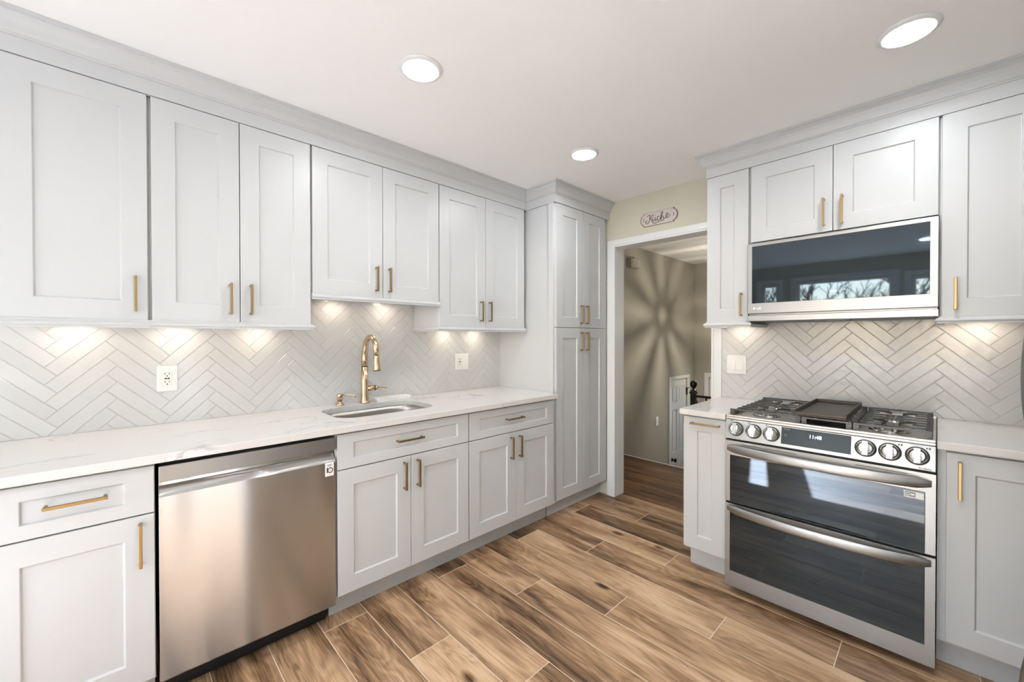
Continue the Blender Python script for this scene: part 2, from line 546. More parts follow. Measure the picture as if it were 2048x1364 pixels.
# stairs
st = thing('staircase', 'short hardwood stair going down from the hall landing', 'stairs', (1.14, -.4, LZ))
nr = 7
for i in range(nr - 1):
    z = -.004 - (i + 1) * (1.316 / nr)
    mb = MB(); mb.box(i * .21, i * .21 + .235, -.44, .455, z - LZ - .03, z - LZ)
    mb.build('tread', M['hallwood'], st, .004)
    mb = MB(); mb.box(i * .21 + .001, i * .21 + .015, -.44, .455, z - LZ - .03, z - LZ + 1.316 / nr - .031)
    mb.build('riser', M['trim'], st)
# landing nosing
mb = MB(); mb.box(1.1405, 1.165, YB, HY - .002, -.04, -.004)
struct(mb.build('trim_2', M['trim'], bevel=.004))

def panel_door(name, w, h, mt, layout, window=None):
    """door leaf in local x (0..w), z (0..h), facing local -y, panels sunk with raised field"""
    mb = MB()
    t = .035
    xs = sorted({0, w} | {p[0] for p in layout} | {p[1] for p in layout})
    # frame as boxes around panels: rows
    rows = sorted({(p[2], p[3]) for p in layout})
    z = 0
    for (a, b) in rows:
        mb.box(0, w, 0, t, z, a)
        cols = sorted([(p[0], p[1]) for p in layout if (p[2], p[3]) == (a, b)])
        x = 0
        for (c, d) in cols:
            mb.box(x, c, 0, t, a, b)
            mb.box(c, d, .012, t - .012, a, b)
            mb.box(c + .025, d - .025, .004, .012, a + .025, b - .025)
            x = d
        mb.box(x, w, 0, t, a, b)
        z = b
    mb.box(0, w, 0, t, z, h)
    return mb
w, h = D1[1] - D1[0] - .006, .712 - LZ - .01
lay = []
c1, c2 = (.085, w / 2 - .035), (w / 2 + .035, w - .085)
for c in (c1, c2):
    lay += [(c[0], c[1], .22, .82), (c[0], c[1], 1.0, 1.60), (c[0], c[1], 1.70, 1.92)]
d1 = struct(panel_door('door_1', w, h, None, lay).build('door_1', M['trim'], bevel=.004))
d1.location = (D1[0] + .003, HY + .012, LZ + .008)
mb = MB()
mb.lathe([(.001, 0), (.028, 0), (.028, -.008), (.012, -.012), (.012, -.03), (.022, -.038), (.03, -.05), (.026, -.064), (.010, -.070), (.001, -.070)], (.075, 0, .905), 'y', 20)
k = mb.build('door_knob', M['rail'], d1); k['label'] = 'black round door knob'
mb = MB(); mb.box(w - .012, w + .012, -.012, -.001, 1.78, 1.88); mb.cyl((w, -.014, 1.775), (w, -.014, 1.885), .007); mb.box(w - .05, w + .03, -.03, -.018, 1.872, 1.884)
mb.build('hinge', M['rail'], d1)
mb = MB()
for q in ((D1[0] - .05, D1[0], LZ, .762), (D1[1], D1[1] + .055, LZ, .762), (D1[0], D1[1], .716, .762)):
    mb.box(q[0], q[1], HY - .016, HY - .001, q[2] + .001, q[3])
mb.box(D1[0], D1[0] + .002, HY, HY + .1, LZ + .001, .71)
struct(mb.build('trim_3', M['trim'], bevel=.003))
# front door at the far wall
w = D2[1] - D2[0] - .006
mb = panel_door('door_2', w, h, None, [(.12, w / 2 - .05, .2, .9), (w / 2 + .05, w - .12, .2, .9)])
d2 = struct(mb.build('door_2', M['trim'], bevel=.004))
d2.location = (XF + .012, D2[1] - .003, LZ + .008); d2.rotation_euler = (0, 0, -PI / 2)
mb = MB()
for q in ((D2[1], D2[1] + .06, LZ, .785), (D2[0] - .06, D2[0], LZ, .785), (D2[0], D2[1], .725, .785)):
    mb.box(XF - .016, XF - .001, q[0], q[1], q[2] + .001, q[3])
mb.box(XF - .022, XF - .016, D2[1] + .0, D2[1] + .016, LZ + .001, .74)
mb.box(XF - .022, XF - .016, D2[0], D2[1], .725, .74)
struct(mb.build('trim_4', M['trim'], bevel=.003))
mb = MB(); mb.box(.11, w - .11, -.004, -.001, 1.15, 1.84)
M['daypane'] = mat('glowing door pane', (.8, .88, .95), .3, emit=(.75, .87, 1.0), estr=1.1)  # emission stands in for daylight through the door glass
mb.build('door_pane', M['daypane'], d2)
# railing: newel, handrail, sloping rail, balusters
rl = thing('stair_railing', 'black iron stair railing with ball-topped newel post on the hall landing', 'railing', (1.10, -.857, -.004))
mb = MB()
mb.box(-.022, .022, -.022, .022, 0, .80)
mb.box(-.03, .03, -.03, .03, .77, .785)
mb.lathe([(.001, .785), (.026, .785), (.022, .80), (.010, .808), (.010, .818), (.02, .826), (.031, .845), (.033, .862), (.028, .88), (.014, .893), (.001, .896)], (0, 0, 0), 'z', 20)
mb.build('newel_post', M['rail'], rl, .002)
mb = MB(); mb.box(-.02, .02, -2.55, -.022, .735, .755); mb.build('handrail', M['rail'], rl, .003)
mb = MB(); mb.prism([(.0, .74), (1.35, -.55), (1.35, -.60), (.0, .69)], 'y', -.018, .018); mb.build('sloping_handrail', M['rail'], rl, .003)
for i in range(20):
    mb = MB(); mb.box(-.008, .008, -.12 * (i + 1) - .008, -.12 * (i + 1) + .008, 0.001, .736); mb.build('baluster', M['rail'], rl)
# hall wall plate and chime
hp = thing('wall_switch_plate', 'white switch plate low on the beige stairwell wall beside the panelled door', 'switch', (2.165, HY - .001, .205))
mb = MB(); mb.box(-.036, .036, -.008, 0, -.058, .058); mb.build('plate', M['plastic'], hp, .003)
mb = MB(); mb.box(-.016, .016, -.012, -.008, -.032, .032); mb.build('rocker', M['plastic'], hp, .002)
ch = thing('door_chime', 'small beige box chime with slotted cover high on the stairwell wall', 'door chime', (1.53, HY - .001, 2.20))
mb = MB(); mb.box(-.10, .10, -.05, 0, -.055, .055); mb.build('case', M['hallpaint'], ch, .004)
mb = MB()
for i in range(6): mb.box(-.055 + i * .025, -.045 + i * .025, -.056, -.05, -.046, .046)
mb.build('slotted_cover', M['plastic'], ch, .001)
# hall pendant out of sight: its cage throws the starburst on the wall
pn = thing('hall_pendant', 'caged pendant lamp over the stairwell that throws a starburst on the wall', 'lamp', (2.33, -1.02, ZC - .001))
mb = MB(); mb.lathe([(.001, 0), (.06, 0), (.055, -.02), (.001, -.025)], (0, 0, 0)); mb.cyl((0, 0, -.02), (0, 0, -.80), .004, 8); mb.build('canopy', M['rail'], pn)
mb = MB()
for i in range(17):
    q = 2 * PI * i / 17 + .10 * math.sin(i * 3)
    mb.tube([(math.cos(q) * r_, z_, -.93 + math.sin(q) * r_) for r_, z_ in [(.012, .13), (.06, .11), (.11, .05), (.125, 0), (.11, -.05), (.06, -.11), (.012, -.13)]], .006, 6)
mb.lathe([(.122, -.006), (.130, -.006), (.130, .006), (.122, .006)], (0, 0, -.93), 'y', 28, loop=True)
mb.build('cage', M['rail'], pn)
mb = MB(); mb.lathe([(.0005, -.006), (.005, -.004), (.006, 0), (.005, .004), (.0005, .006)], (0, 0, -.905), 'z', 16)
M['bulb'] = mat('hall bulb', (1, 1, 1), .5, emit=(1.0, .90, .78), estr=30)
mb.build('bulb', M['bulb'], pn)
hl = bpy.data.lights.new('hall_bulb_light', 'POINT'); hl.energy = 34; hl.color = (1.0, .88, .72); hl.shadow_soft_size = .015
hlo = bpy.data.objects.new('hall_bulb_light', hl); C.objects.link(hlo); hlo.parent = pn; hlo.location = (0, 0, -.945)

# ------------------------------------------------------------------ cabinet building
TK = .0
def shaker(mb, x0, x1, z0, z1, d, st=.075, t=.019, rec=.008):
    rl = .0435 if z1 - z0 < .2 else st
    """door front at distance d from the wall (local y = -d)"""
    f, b, r = -d, -d + t, -d + rec
    s = .0035
    O = [(x0, z0), (x1, z0), (x1, z1), (x0, z1)]
    I = [(x0 + st, z0 + rl), (x1 - st, z0 + rl), (x1 - st, z1 - rl), (x0 + st, z1 - rl)]
    J = [(x0 + st + s, z0 + rl + s), (x1 - st - s, z0 + rl + s), (x1 - st - s, z1 - rl - s), (x0 + st + s, z1 - rl - s)]
    V = mb.bm.verts.new
    vb = [V((x, b, z)) for x, z in O]; vf = [V((x, f, z)) for x, z in O]
    vi = [V((x, f, z)) for x, z in I]; vj = [V((x, r, z)) for x, z in J]
    mb.face(vb)
    for i in range(4):
        k = (i + 1) % 4
        mb.face([vb[i], vb[k], vf[k], vf[i]]); mb.face([vf[i], vf[k], vi[k], vi[i]]); mb.face([vi[i], vi[k], vj[k], vj[i]])
    mb.face(vj)

def pull(mb, x, z, ln, vert, d):
    """bar pull centred at x,z on a face at distance d"""
    h = ln / 2
    w, y0, y1 = .0048, -(d + .024), -(d + .034)
    if vert:
        mb.box(x - w, x + w, y1, y0, z - h, z + h)
        for s in (-1, 1): mb.cyl((x, -d + .0, z + s * (h - .006)), (x, y0 - .002, z + s * (h - .006)), .0052, 12)
    else:
        mb.box(x - h, x + h, y1, y0, z - w, z + w)
        for s in (-1, 1): mb.cyl((x + s * (h - .006), -d + .0, z), (x + s * (h - .006), y0 - .002, z), .0052, 12)

RAIL = [(-.018, .031), (.002, .031), (.002, .026), (.010, .020), (.014, .015), (.014, .011), (.009, .005), (.009, 0), (-.018, 0)]
FRAME_SINK = lambda s0, z0: ((s0, 0, z0), 0.0)
FRAME_RANGE = lambda s0, z0: ((0, -s0, z0), -PI / 2)

class Cab:
    def __init__(self, run, name, label, cat, s0, s1, z0, group):
        self.o = (s0 + s1) / 2; self.z = z0
        loc, rz = run(self.o, z0)
        self.t = thing(name, label, cat, loc, rz, group)
        self.sh = (-self.o, 0, -z0)
    def part(self, mb, name, m, bevel=.0012, parent=None):
        return mb.build(name, m, parent or self.t, bevel, shift=self.sh)
    def front(self, kind, x0, x1, z0, z1, d, handle=None, st=.075):
        mb = MB(); shaker(mb, x0, x1, z0, z1, d, st)
        p = self.part(mb, kind, M['cab'], .0015)
        if handle:
            hm = MB(); pull(hm, *handle, d)
            self.part(hm, 'handle', M['brass'], .0012, p)
        return p

UB, BB = .309, .610          # body fronts
UD, BD = .3285, .6297        # door faces
def upper(run, label, s0, s1, z0, z1, doors, group, rail=None, pucks=(), name='wall_cabinet'):
    c = Cab(run, name, label, 'cabinet', s0, s1, z0, group)
    mb = MB(); mb.box(s0, s1, -UB, -.010, z0 + .001, z1); c.part(mb, 'cabinet_body', M['cab'])
    for d in doors: c.front('door', *d)
    if rail:
        mb = MB(); mb.sweep(rail, RAIL, z0 - .0305); c.part(mb, 'light_rail', M['cab'], 0)
    for p in pucks:
        mb = MB(); mb.lathe([(.026, .0008), (.034, .0008), (.034, -.0015), (.026, -.0015)], (p, -.10, z0), 'z', 20, loop=True)
        pk = c.part(mb, 'puck_light', M['trim'], 0)
        mb = MB(); mb.lathe([(.001, .0006), (.0245, .0006), (.0245, -.0008), (.001, -.0008)], (p, -.10, z0), 'z', 20)
        c.part(mb, 'lens', M['puck'], 0, pk)
    return c
ZUB, ZUT, Z3B = 1.3845, 2.2787, 1.5393
GS = 'wall cabinets above the sink counter'
GR = 'wall cabinets on the range wall'
upper(FRAME_SINK, 'white wall cabinet with one wide shaker door, cut by the left edge of the photo', -3.222, -2.8405, ZUB, ZUT,
      [(-3.218, -2.846, ZUB, ZUT, UD, (-2.8825, 1.486, .138, True))], GS, [(-3.222, .331), (-2.8405, .331)], [-3.06])
upper(FRAME_SINK, 'white two-door wall cabinet above the dishwasher, second from the left', -2.840, -2.2335, ZUB, ZUT,
      [(-2.834, -2.5372, ZUB, ZUT, UD, (-2.5725, 1.487, .138, True)), (-2.534, -2.2371, ZUB, ZUT, UD, (-2.4955, 1.487, .138, True))],
      GS, [(-2.840, .331), (-2.2345, .331), (-2.2345, .012)], [-2.74, -2.41])
upper(FRAME_SINK, 'shorter white two-door wall cabinet hanging right above the sink', -2.2325, -1.4755, Z3B, ZUT,
      [(-2.2278, -1.8537, Z3B, ZUT, UD, (-1.8945, 1.640, .138, True)), (-1.8505, -1.4791, Z3B, ZUT, UD, (-1.8175, 1.640, .138, True))],
      GS, [(-2.2325, .331), (-1.476, .331)], [-2.02, -1.70])
upper(FRAME_SINK, 'white two-door wall cabinet between the sink cabinet and the tall pantry', -1.475, -.700, ZUB, ZUT,
      [(-1.4722, -1.0960, ZUB, ZUT, UD, (-1.141, 1.492, .138, True)), (-1.0928, -.7135, ZUB, ZUT, UD, (-1.064, 1.492, .138, True))],
      GS, [(-1.475, .012), (-1.475, .331), (-.700, .331)], [-1.23, -.96])
ZR, ZRT = 1.4046, 2.2797
upper(FRAME_RANGE, 'narrow white single-door wall cabinet beside the hall doorway', 1.519, 1.756, ZR, ZRT,
      [(1.5217, 1.7496, ZR, ZRT, UD, (1.7150, 1.503, .135, True))], GR, [(1.519, .012), (1.519, .331), (1.756, .331), (1.756, .012)], [1.63])
upper(FRAME_RANGE, 'low white two-door wall cabinet directly above the microwave', 1.7565, 2.5040, 1.8485, ZRT,
      [(1.7627, 2.1306, 1.8512, ZRT, UD, (2.0965, 1.948, .140, True)), (2.1338, 2.5000, 1.8512, ZRT, UD, (2.1700, 1.948, .140, True))], GR)
upper(FRAME_RANGE, 'tall white single-door wall cabinet to the right of the microwave', 2.5045, 2.8120, ZR, ZRT,
      [(2.5100, 2.8060, ZR, ZRT, UD, (2.5515, 1.500, .135, True))], GR, [(2.5050, .012), (2.5050, .331), (2.812, .331)], [2.64])

# crown moulding with frieze
ZF = 2.2815
CROWN = [(-.018, ZF), (0, ZF), (0, 2.340), (.0045, 2.340), (.0045, 2.347), (.010, 2.350), (.016, 2.360), (.023, 2.375), (.033, 2.390), (.044, 2.400), (.044, 2.405), (.049, 2.407), (.049, ZC - .001), (-.018, ZC - .001)]
def crown(name, label, run, path):
    mb = MB(); mb.sweep(path, CROWN)
    (lx, ly, lz), rz = run(0, 0)
    o = mb.build(name, M['cab'])
    o.rotation_euler = (0, 0, rz)
    tag(o, label, 'crown molding')
crown('crown_molding', 'long white crown moulding on the sink wall cabinets, stepping out round the pantry top', FRAME_SINK, [(-3.60, .331), (-.691, .331), (-.691, .618), (-.0015, .618)])
crown('crown_molding', 'white crown moulding on the cabinets over the microwave and range', FRAME_RANGE, [(1.5165, .0015), (1.5165, .331), (2.815, .331)])

# base cabinets
ZDT, ZDB, ZBB = .8724, .7125, .1360
TKD = .526
def base(run, label, s0, s1, fronts, group, z_low=ZBB, toe=True, name='base_cabinet', tk=None, hollow=False):
    c = Cab(run, name, label, 'cabinet', s0, s1, 0, group)
    mb = MB()
    if hollow:
        mb.box(s0, s1, -BB, -.010, z_low - .014, .66); mb.box(s0, s0 + .018, -BB, -.010, .66, .8825); mb.box(s1 - .018, s1, -BB, -.010, .66, .8825)
        mb.box(s0 + .018, s1 - .018, -BB, -BB + .018, .66, .8825)
    else: mb.box(s0, s1, -BB, -.010, z_low - .014, .8825)
    c.part(mb, 'cabinet_body', M['cab'])
    if toe:
        a, b = tk or (s0, s1)
        mb = MB(); mb.box(a, b, -TKD, -TKD + .016, .001, z_low - .0145); c.part(mb, 'toe_kick', M['cab'])
    for f in fronts: c.front(*f)
    return c
GBS = 'base cabinets under the sink counter'
GBR = 'base cabinets beside the range'
base(FRAME_SINK, 'white base cabinet with one drawer over one door, left of the dishwasher', -3.222, -2.8405,
     [('drawer', -3.218, -2.8431, ZDB, ZDT, BD, (-3.0265, .801, .140, False)), ('door', -3.218, -2.8431, ZBB, ZDB - .005, BD, (-2.8800, .6125, .146, True))], GBS)
base(FRAME_SINK, 'white sink base cabinet with one wide drawer front and two doors, right of the dishwasher', -2.226, -1.4745,
     [('drawer', -2.2215, -1.4780, ZDB, ZDT, BD, (-1.8600, .796, .148, False)),
      ('door', -2.2215, -1.8515, ZBB, ZDB - .005, BD, (-1.8910, .6135, .140, True)), ('door', -1.8483, -1.4780, ZBB, ZDB - .005, BD, (-1.8140, .6125, .140, True))], GBS, hollow=True)
base(FRAME_SINK, 'white base cabinet with one drawer over two doors, next to the pantry', -1.4735, -.6935,
     [('drawer', -1.4699, -.7232, ZDB, ZDT, BD, (-1.1155, .800, .150, False)),
      ('door', -1.4699, -1.0953, ZBB, ZDB - .005, BD, (-1.1440, .6135, .140, True)), ('door', -1.0921, -.7232, ZBB, ZDB - .005, BD, (-1.0680, .6125, .140, True))], GBS)
ZBR = .1413
base(FRAME_RANGE, 'narrow white pull-out base cabinet with a horizontal handle, left of the range', 1.5085, 1.7400,
     [('door', 1.5108, 1.7350, ZBR, ZDT, BD, (1.6320, .840, .152, False))], GBR, ZBR)
base(FRAME_RANGE, 'white single-door base cabinet with a vertical handle, right of the range', 2.5015, 2.8300,
     [('door', 2.5253, 2.8210, ZBR, ZDT, BD, (2.5605, .773, .142, True))], GBR, ZBR)

# tall pantry
PF, PB = .6126, .594
pc = Cab(FRAME_SINK, 'tall_pantry_cabinet', 'tall white pantry cabinet with four shaker doors in the corner by the doorway', 'cabinet', -.690, -.002, 0, None)
mb = MB(); mb.box(-.680, -.002, -PB, -.002, .118, 2.2810); mb.box(-.690, -.6805, -PB, -PB + .045, .118, 2.281); pc.part(mb, 'cabinet_body', M['cab'])
mb = MB(); mb.box(-.680, -.002, -TKD, -TKD + .016, .001, .1175); pc.part(mb, 'toe_kick', M['cab'])
for (a, b, z0, z1, hx, hz) in ((-.6722, -.3540, 1.3870, ZUT, -.388, 1.487), (-.3508, -.0582, 1.3870, ZUT, -.319, 1.487), (-.6722, -.3540, .1331, 1.3835, -.388, 1.282), (-.3508, -.0582, .1331, 1.3835, -.319, 1.282)):
    pc.front('door', a, b, z0, z1, PF, (hx, hz, .142, True))

# ------------------------------------------------------------------ countertops
def rounded_rect(x0, x1, y0, y1, r, n=8):
    pts = []
    for cx, cy, a in ((x1 - r, y1 - r, 0), (x0 + r, y1 - r, 90), (x0 + r, y0 + r, 180), (x1 - r, y0 + r, 270)):
        for i in range(n + 1):
            q = R(a + 90 * i / n)
            pts.append((cx + r * math.cos(q), cy + r * math.sin(q)))
    return pts
SX0, SX1, SY0, SY1, SR = -2.150, -1.585, -.495, -.125, .11
ZT, ZTB = .914, .8835
def slab(name, label, outer, hole=None):
    bm = bmesh.new()
    loops = [outer] + ([hole] if hole else [])
    es = []
    for lp in loops:
        vs = [bm.verts.new((x, y, ZT)) for x, y in lp]
        es += [bm.edges.new((vs[i], vs[(i + 1) % len(vs)])) for i in range(len(vs))]
    bmesh.ops.triangle_fill(bm, use_beauty=True, use_dissolve=False, edges=es)
    r = bmesh.ops.extrude_face_region(bm, geom=bm.faces[:])
    bmesh.ops.translate(bm, verts=[g for g in r['geom'] if isinstance(g, bmesh.types.BMVert)], vec=(0, 0, ZTB - ZT))
    bmesh.ops.recalc_face_normals(bm, faces=bm.faces)
    me = bpy.data.meshes.new(name); bm.to_mesh(me); bm.free()
    o = bpy.data.objects.new(name, me); C.objects.link(o); me.materials.append(M['quartz'])
    b = o.modifiers.new('bevel', 'BEVEL'); b.width = .0025; b.segments = 2; b.limit_method = 'ANGLE'; b.angle_limit = R(40)
    return tag(o, label, 'countertop', None)
CE = .6574
slab('countertop', 'long white veined quartz countertop with the sink cut-out', [(-3.40, -CE), (-.7067, -CE), (-.7067, -PB - .004), (-.692, -PB - .004), (-.692, -.62 + .03), (-.6815, -.59), (-.6815, -.0015), (-3.40, -.0015)][:3] + [(-.692, -.599), (-.692, -.547), (-.6815, -.547), (-.6815, -.0015), (-3.40, -.0015)], rounded_rect(SX0, SX1, SY0, SY1, SR))
slab('countertop', 'short white quartz countertop between the doorway and the range', [(-CE, -1.7415), (-CE, -1.4975), (-.0015, -1.4975), (-.0015, -1.7415)])
slab('countertop', 'short white veined quartz countertop right of the range', [(-CE, -2.835), (-CE, -2.5005), (-.0015, -2.5005), (-.0015, -2.835)])

# ------------------------------------------------------------------ herringbone backsplash
def herringbone(name, label, wall, h0, h1, z0, rects, Lh, wz, hp, zp):
    """h across, z up; hp/zp: one outer apex. Lh = half period across, wz = vertical step. rects: (h0,h1,z0,z1) kept pieces"""
    w = wz / math.sqrt(2); Lt = Lh * math.sqrt(2)
    g = .0011
    bm = bmesh.new()
    zmax = max(r[3] for r in rects)
    for rc in rects:
        part = bmesh.new()
        for n in range(-2, int((h1 - h0) / (2 * Lh)) + 4):
            base_h = hp + n * 2 * Lh - math.floor((hp - h0) / (2 * Lh)) * 2 * Lh
            for k in range(-40, 45):
                # origin such that outer apex (kw+L+w, kw+w) -> (base_h, zp)
                for kind in (0, 1):
                    if kind == 0: u0, u1, v0, v1 = k * w, k * w + Lt, k * w, k * w + w
                    else: u0, u1, v0, v1 = k * w + Lt, k * w + Lt + w, k * w + w - Lt, k * w + w
                    cs = [(u0 + g, v0 + g), (u1 - g, v0 + g), (u1 - g, v1 - g), (u0 + g, v1 - g)]
                    pts = []
                    for u, v in cs:
                        h = (u - v) / math.sqrt(2) - Lt / math.sqrt(2) + base_h
                        z = (u + v) / math.sqrt(2) - (Lt + 2 * w) / math.sqrt(2) + zp
                        pts.append((h, z))
                    if max(p[0] for p in pts) < rc[0] or min(p[0] for p in pts) > rc[1] or max(p[1] for p in pts) < rc[2] or min(p[1] for p in pts) > rc[3]: continue
                    b = .0014
                    cx = sum(p[0] for p in pts) / 4; cz = sum(p[1] for p in pts) / 4
                    ins = []
                    for (u, v), (su, sv) in zip(cs, ((1, 1), (-1, 1), (-1, -1), (1, -1))):
                        u2, v2 = u + su * b, v + sv * b
                        ins.append(((u2 - v2) / math.sqrt(2) - Lt / math.sqrt(2) + base_h, (u2 + v2) / math.sqrt(2) - (Lt + 2 * w) / math.sqrt(2) + zp))
                    bt = [part.verts.new((h, -.004, z)) for h, z in pts]
                    md = [part.verts.new((h, -.0078, z)) for h, z in pts]
                    tp = [part.verts.new((h, -.0090, z)) for h, z in ins]
                    part.faces.new(tp)
                    for i in range(4):
                        j = (i + 1) % 4
                        part.faces.new([bt[i], bt[j], md[j], md[i]]); part.faces.new([md[i], md[j], tp[j], tp[i]])
        for co, no in (((rc[0], 0, 0), (-1, 0, 0)), ((rc[1], 0, 0), (1, 0, 0)), ((0, 0, rc[2]), (0, 0, -1)), ((0, 0, rc[3]), (0, 0, 1))):
            bmesh.ops.bisect_plane(part, geom=part.verts[:] + part.edges[:] + part.faces[:], plane_co=co, plane_no=no, clear_outer=True)
        bmesh.ops.recalc_face_normals(part, faces=part.faces)
        me = bpy.data.meshes.new('tmp'); part.to_mesh(me); part.free(); bm.from_mesh(me); bpy.data.meshes.remove(me)
    for f in bm.faces: f.material_index = 0
    nf = len(bm.faces)
    for rc in rects:
        vs = [bm.verts.new(p) for p in ((rc[0], -.0012, rc[2]), (rc[1], -.0012, rc[2]), (rc[1], -.0072, rc[2]), (rc[0], -.0072, rc[2]), (rc[0], -.0012, rc[3]), (rc[1], -.0012, rc[3]), (rc[1], -.0072, rc[3]), (rc[0], -.0072, rc[3]))]
        for q in ((0, 1, 2, 3), (7, 6, 5, 4), (3, 2, 6, 7), (1, 0, 4, 5), (0, 3, 7, 4), (2, 1, 5, 6)):
            f = bm.faces.new([vs[i] for i in q]); f.material_index = 1
    me = bpy.data.meshes.new(name); bm.to_mesh(me); bm.free()
    o = bpy.data.objects.new(name, me); C.objects.link(o)
    me.materials.append(M['tile']); me.materials.append(M['grout'])
    if wall == 'range': o.rotation_euler = (0, 0, -PI / 2)
    return tag(o, label, 'backsplash')
herringbone('tile_backsplash', 'white glazed herringbone tile backsplash behind the sink', 'sink', -3.4, -.68, ZT,
            [(-3.40, -2.2335, ZT + .0005, ZUB - .0005), (-2.2335, -1.4755, ZT + .0005, Z3B - .0005), (-1.4755, -.6815, ZT + .0005, ZUB - .0005)], .1768, .0716, -2.937, 1.264)
herringbone('tile_backsplash', 'white glazed herringbone tile backsplash behind the range', 'range', 1.497, 2.84, ZT,
            [(1.4985, 1.7565, ZT + .0005, ZR - .0005), (1.7565, 2.5035, ZT - .03, 1.403), (2.5035, 2.835, ZT + .0005, ZR - .0005)], .1748, .0713, 1.826, 1.267)

# ------------------------------------------------------------------ outlets and switches
def plate(name, label, run, s, z, wd, items, y=-.0095):
    loc, rz = run(s, z)
    t = thing(name, label, 'outlet' if 'outlet' in name else 'switch', loc, rz)
    mb = MB(); mb.box(-wd / 2, wd / 2, y - .006, y, -.060, .060); mb.build('plate', M['plastic'], t, .0028, 3)
    for kind, x in items:
        if kind == 'recept':
            mb = MB(); mb.box(x - .0165, x + .0165, y - .0085, y - .0061, -.034, .034); r = mb.build('receptacle', M['plastic'], t, .001)
            mb = MB()
            for zz in (.019, -.019):
                mb.box(x - .009, x - .0065, y - .0092, y - .008, zz, zz + .008); mb.box(x + .0065, x + .009, y - .0092, y - .008, zz, zz + .008)
                mb.lathe([(.0001, y - .0092), (.0026, y - .0092), (.0026, y - .008)], (x, 0, zz - .007), 'y', 12)
            mb.box(x - .009, x - .001, y - .0095, y - .0085, -.003, .003); mb.box(x + .001, x + .009, y - .0095, y - .0085, -.003, .003)
            mb.build('slots', M['dark'], r)
        else:
            mb = MB(); mb.prism([(y - .0061, -.034), (y - .0061, .034), (y - .0075, .034), (y - .0085, 0), (y - .0115, -.034)], 'x', x - .0165, x + .0165); mb.build('rocker', M['plastic'], t, .0008)
plate('wall_outlet', 'white double outlet on the herringbone tile above the dishwasher', FRAME_SINK, -2.771, 1.124, .076, [('recept', 0)])
plate('wall_outlet', 'white combined outlet and rocker switch on the tile right of the faucet', FRAME_SINK, -1.066, 1.131, .122, [('recept', -.023), ('rocker', .023)])
plate('wall_switch', 'white double rocker switch on the tile left of the range', FRAME_RANGE, 1.590, 1.134, .118, [('rocker', -.023), ('rocker', .023)])

# ------------------------------------------------------------------ sink, faucet, soap dispenser, tray
sk = thing('undermount_sink', 'brushed steel undermount sink set in the long quartz counter', 'sink', ((SX0 + SX1) / 2, (SY0 + SY1) / 2, .67))
cx, cy = (SX0 + SX1) / 2, (SY0 + SY1) / 2
mb = MB()
rings = []
for off, z, r in ((.022, .8825, .12), (-.001, .8825, SR), (-.004, .86, SR), (-.010, .72, SR - .01), (-.03, .695, SR - .03), (-.07, .690, .05)):
    rings.append([(x - cx, y - cy, z - .67) for x, y in rounded_rect(SX0 - off, SX1 + off, SY0 - off, SY1 + off, r)])
rings2 = rings[::-1]
out = [[(x - cx, y - cy, z - .67) for x, y in rounded_rect(SX0 - o_, SX1 + o_, SY0 - o_, SY1 + o_, r)] for o_, z, r in ((.022, .879, .12), (.003, .878, SR), (-.004, .72, SR), (-.03, .685, .07))]
mb.loft(rings[::-1] + out, caps=True, smooth=True)
mb.build('basin', M['sinksteel'], sk)
mb = MB(); mb.lathe([(.001, .022), (.02, .021), (.04, .024), (.044, .0225), (.044, .0205), (.001, .0205)], (0, 0, 0)); mb.build('drain', M['chrome'], sk)

fa = thing('kitchen_faucet', 'tall champagne bronze gooseneck faucet behind the sink', 'faucet', (-1.852, -.080, ZT + .0005))
mb = MB()
mb.lathe([(.001, 0), (.029, 0), (.029, .006), (.0265, .010), (.0245, .014), (.0235, .04), (.0215, .12), (.0195, .22), (.0001, .22)], (0, 0, 0))
mb.build('faucet_body', M['bronze'], fa)
mb = MB(); mb.lathe([(.001, .2205), (.0185, .2205), (.0185, .2235), (.001, .2235)], (0, 0, 0)); mb.build('collar', M['black'], fa)
pts = [(0, 0, .224), (0, 0, .27), (0, -.001, .31)]
r0, zc = .083, .322
for i in range(0, 15):
    q = R(180 - i * 168 / 14)
    pts.append((0, -.083 - .074 * math.cos(q), zc + r0 * math.sin(q) - .003))
pts.append((0, -.1595, .293))
mb = MB(); mb.tube([(a, b + (.0 if i < 3 else .009 * 0), c) for i, (a, b, c) in enumerate(pts)], .0175, 18, rs=[.0185, .018, .0175] + [.0165] * (len(pts) - 3)); mb.build('spout', M['bronze'], fa)
mb = MB()
p0, p1 = Vector((0, -.1597, .2925)), Vector((0, -.168, .207))
mb.tube([p0 + (p1 - p0) * t for t in (0, .03, .35, .7, .93, 1.0)], .02, 20, rs=[.0165, .0172, .0175, .0200, .0235, .0238]); sh = mb.build('spray_head', M['bronze'], fa)
mb = MB(); mb.tube([p1, p1 + Vector((0, -.0003, -.003))], .019, 16); mb.build('nozzle', M['black'], sh)
mb = MB()
mb.tube([(.015, -.004, .088), (.060, -.010, .088)], .017, 18)
mb.tube([(.0605, -.010, .088), (.063, -.0103, .088)], .0185, 18)
mb.tube([(.0635, -.0105, .088), (.072, -.011, .088), (.084, -.013, .088)], .01, 18, rs=[.0165, .014, .008])
mb.tube([(.082, -.013, .089), (.092, -.015, .0905), (.128, -.020, .086), (.134, -.021, .085)], .005, 12, rs=[.0045, .0055, .0068, .004])
mb.build('lever_handle', M['bronze'], fa)
sd = thing('soap_dispenser', 'small champagne bronze soap pump left of the faucet', 'soap dispenser', (-1.995, -.062, ZT + .0005))
mb = MB(); mb.lathe([(.001, 0), (.025, 0), (.025, .004), (.017, .012), (.012, .014), (.012, .028), (.0001, .028)], (0, 0, 0)); mb.build('dispenser_base', M['bronze'], sd)
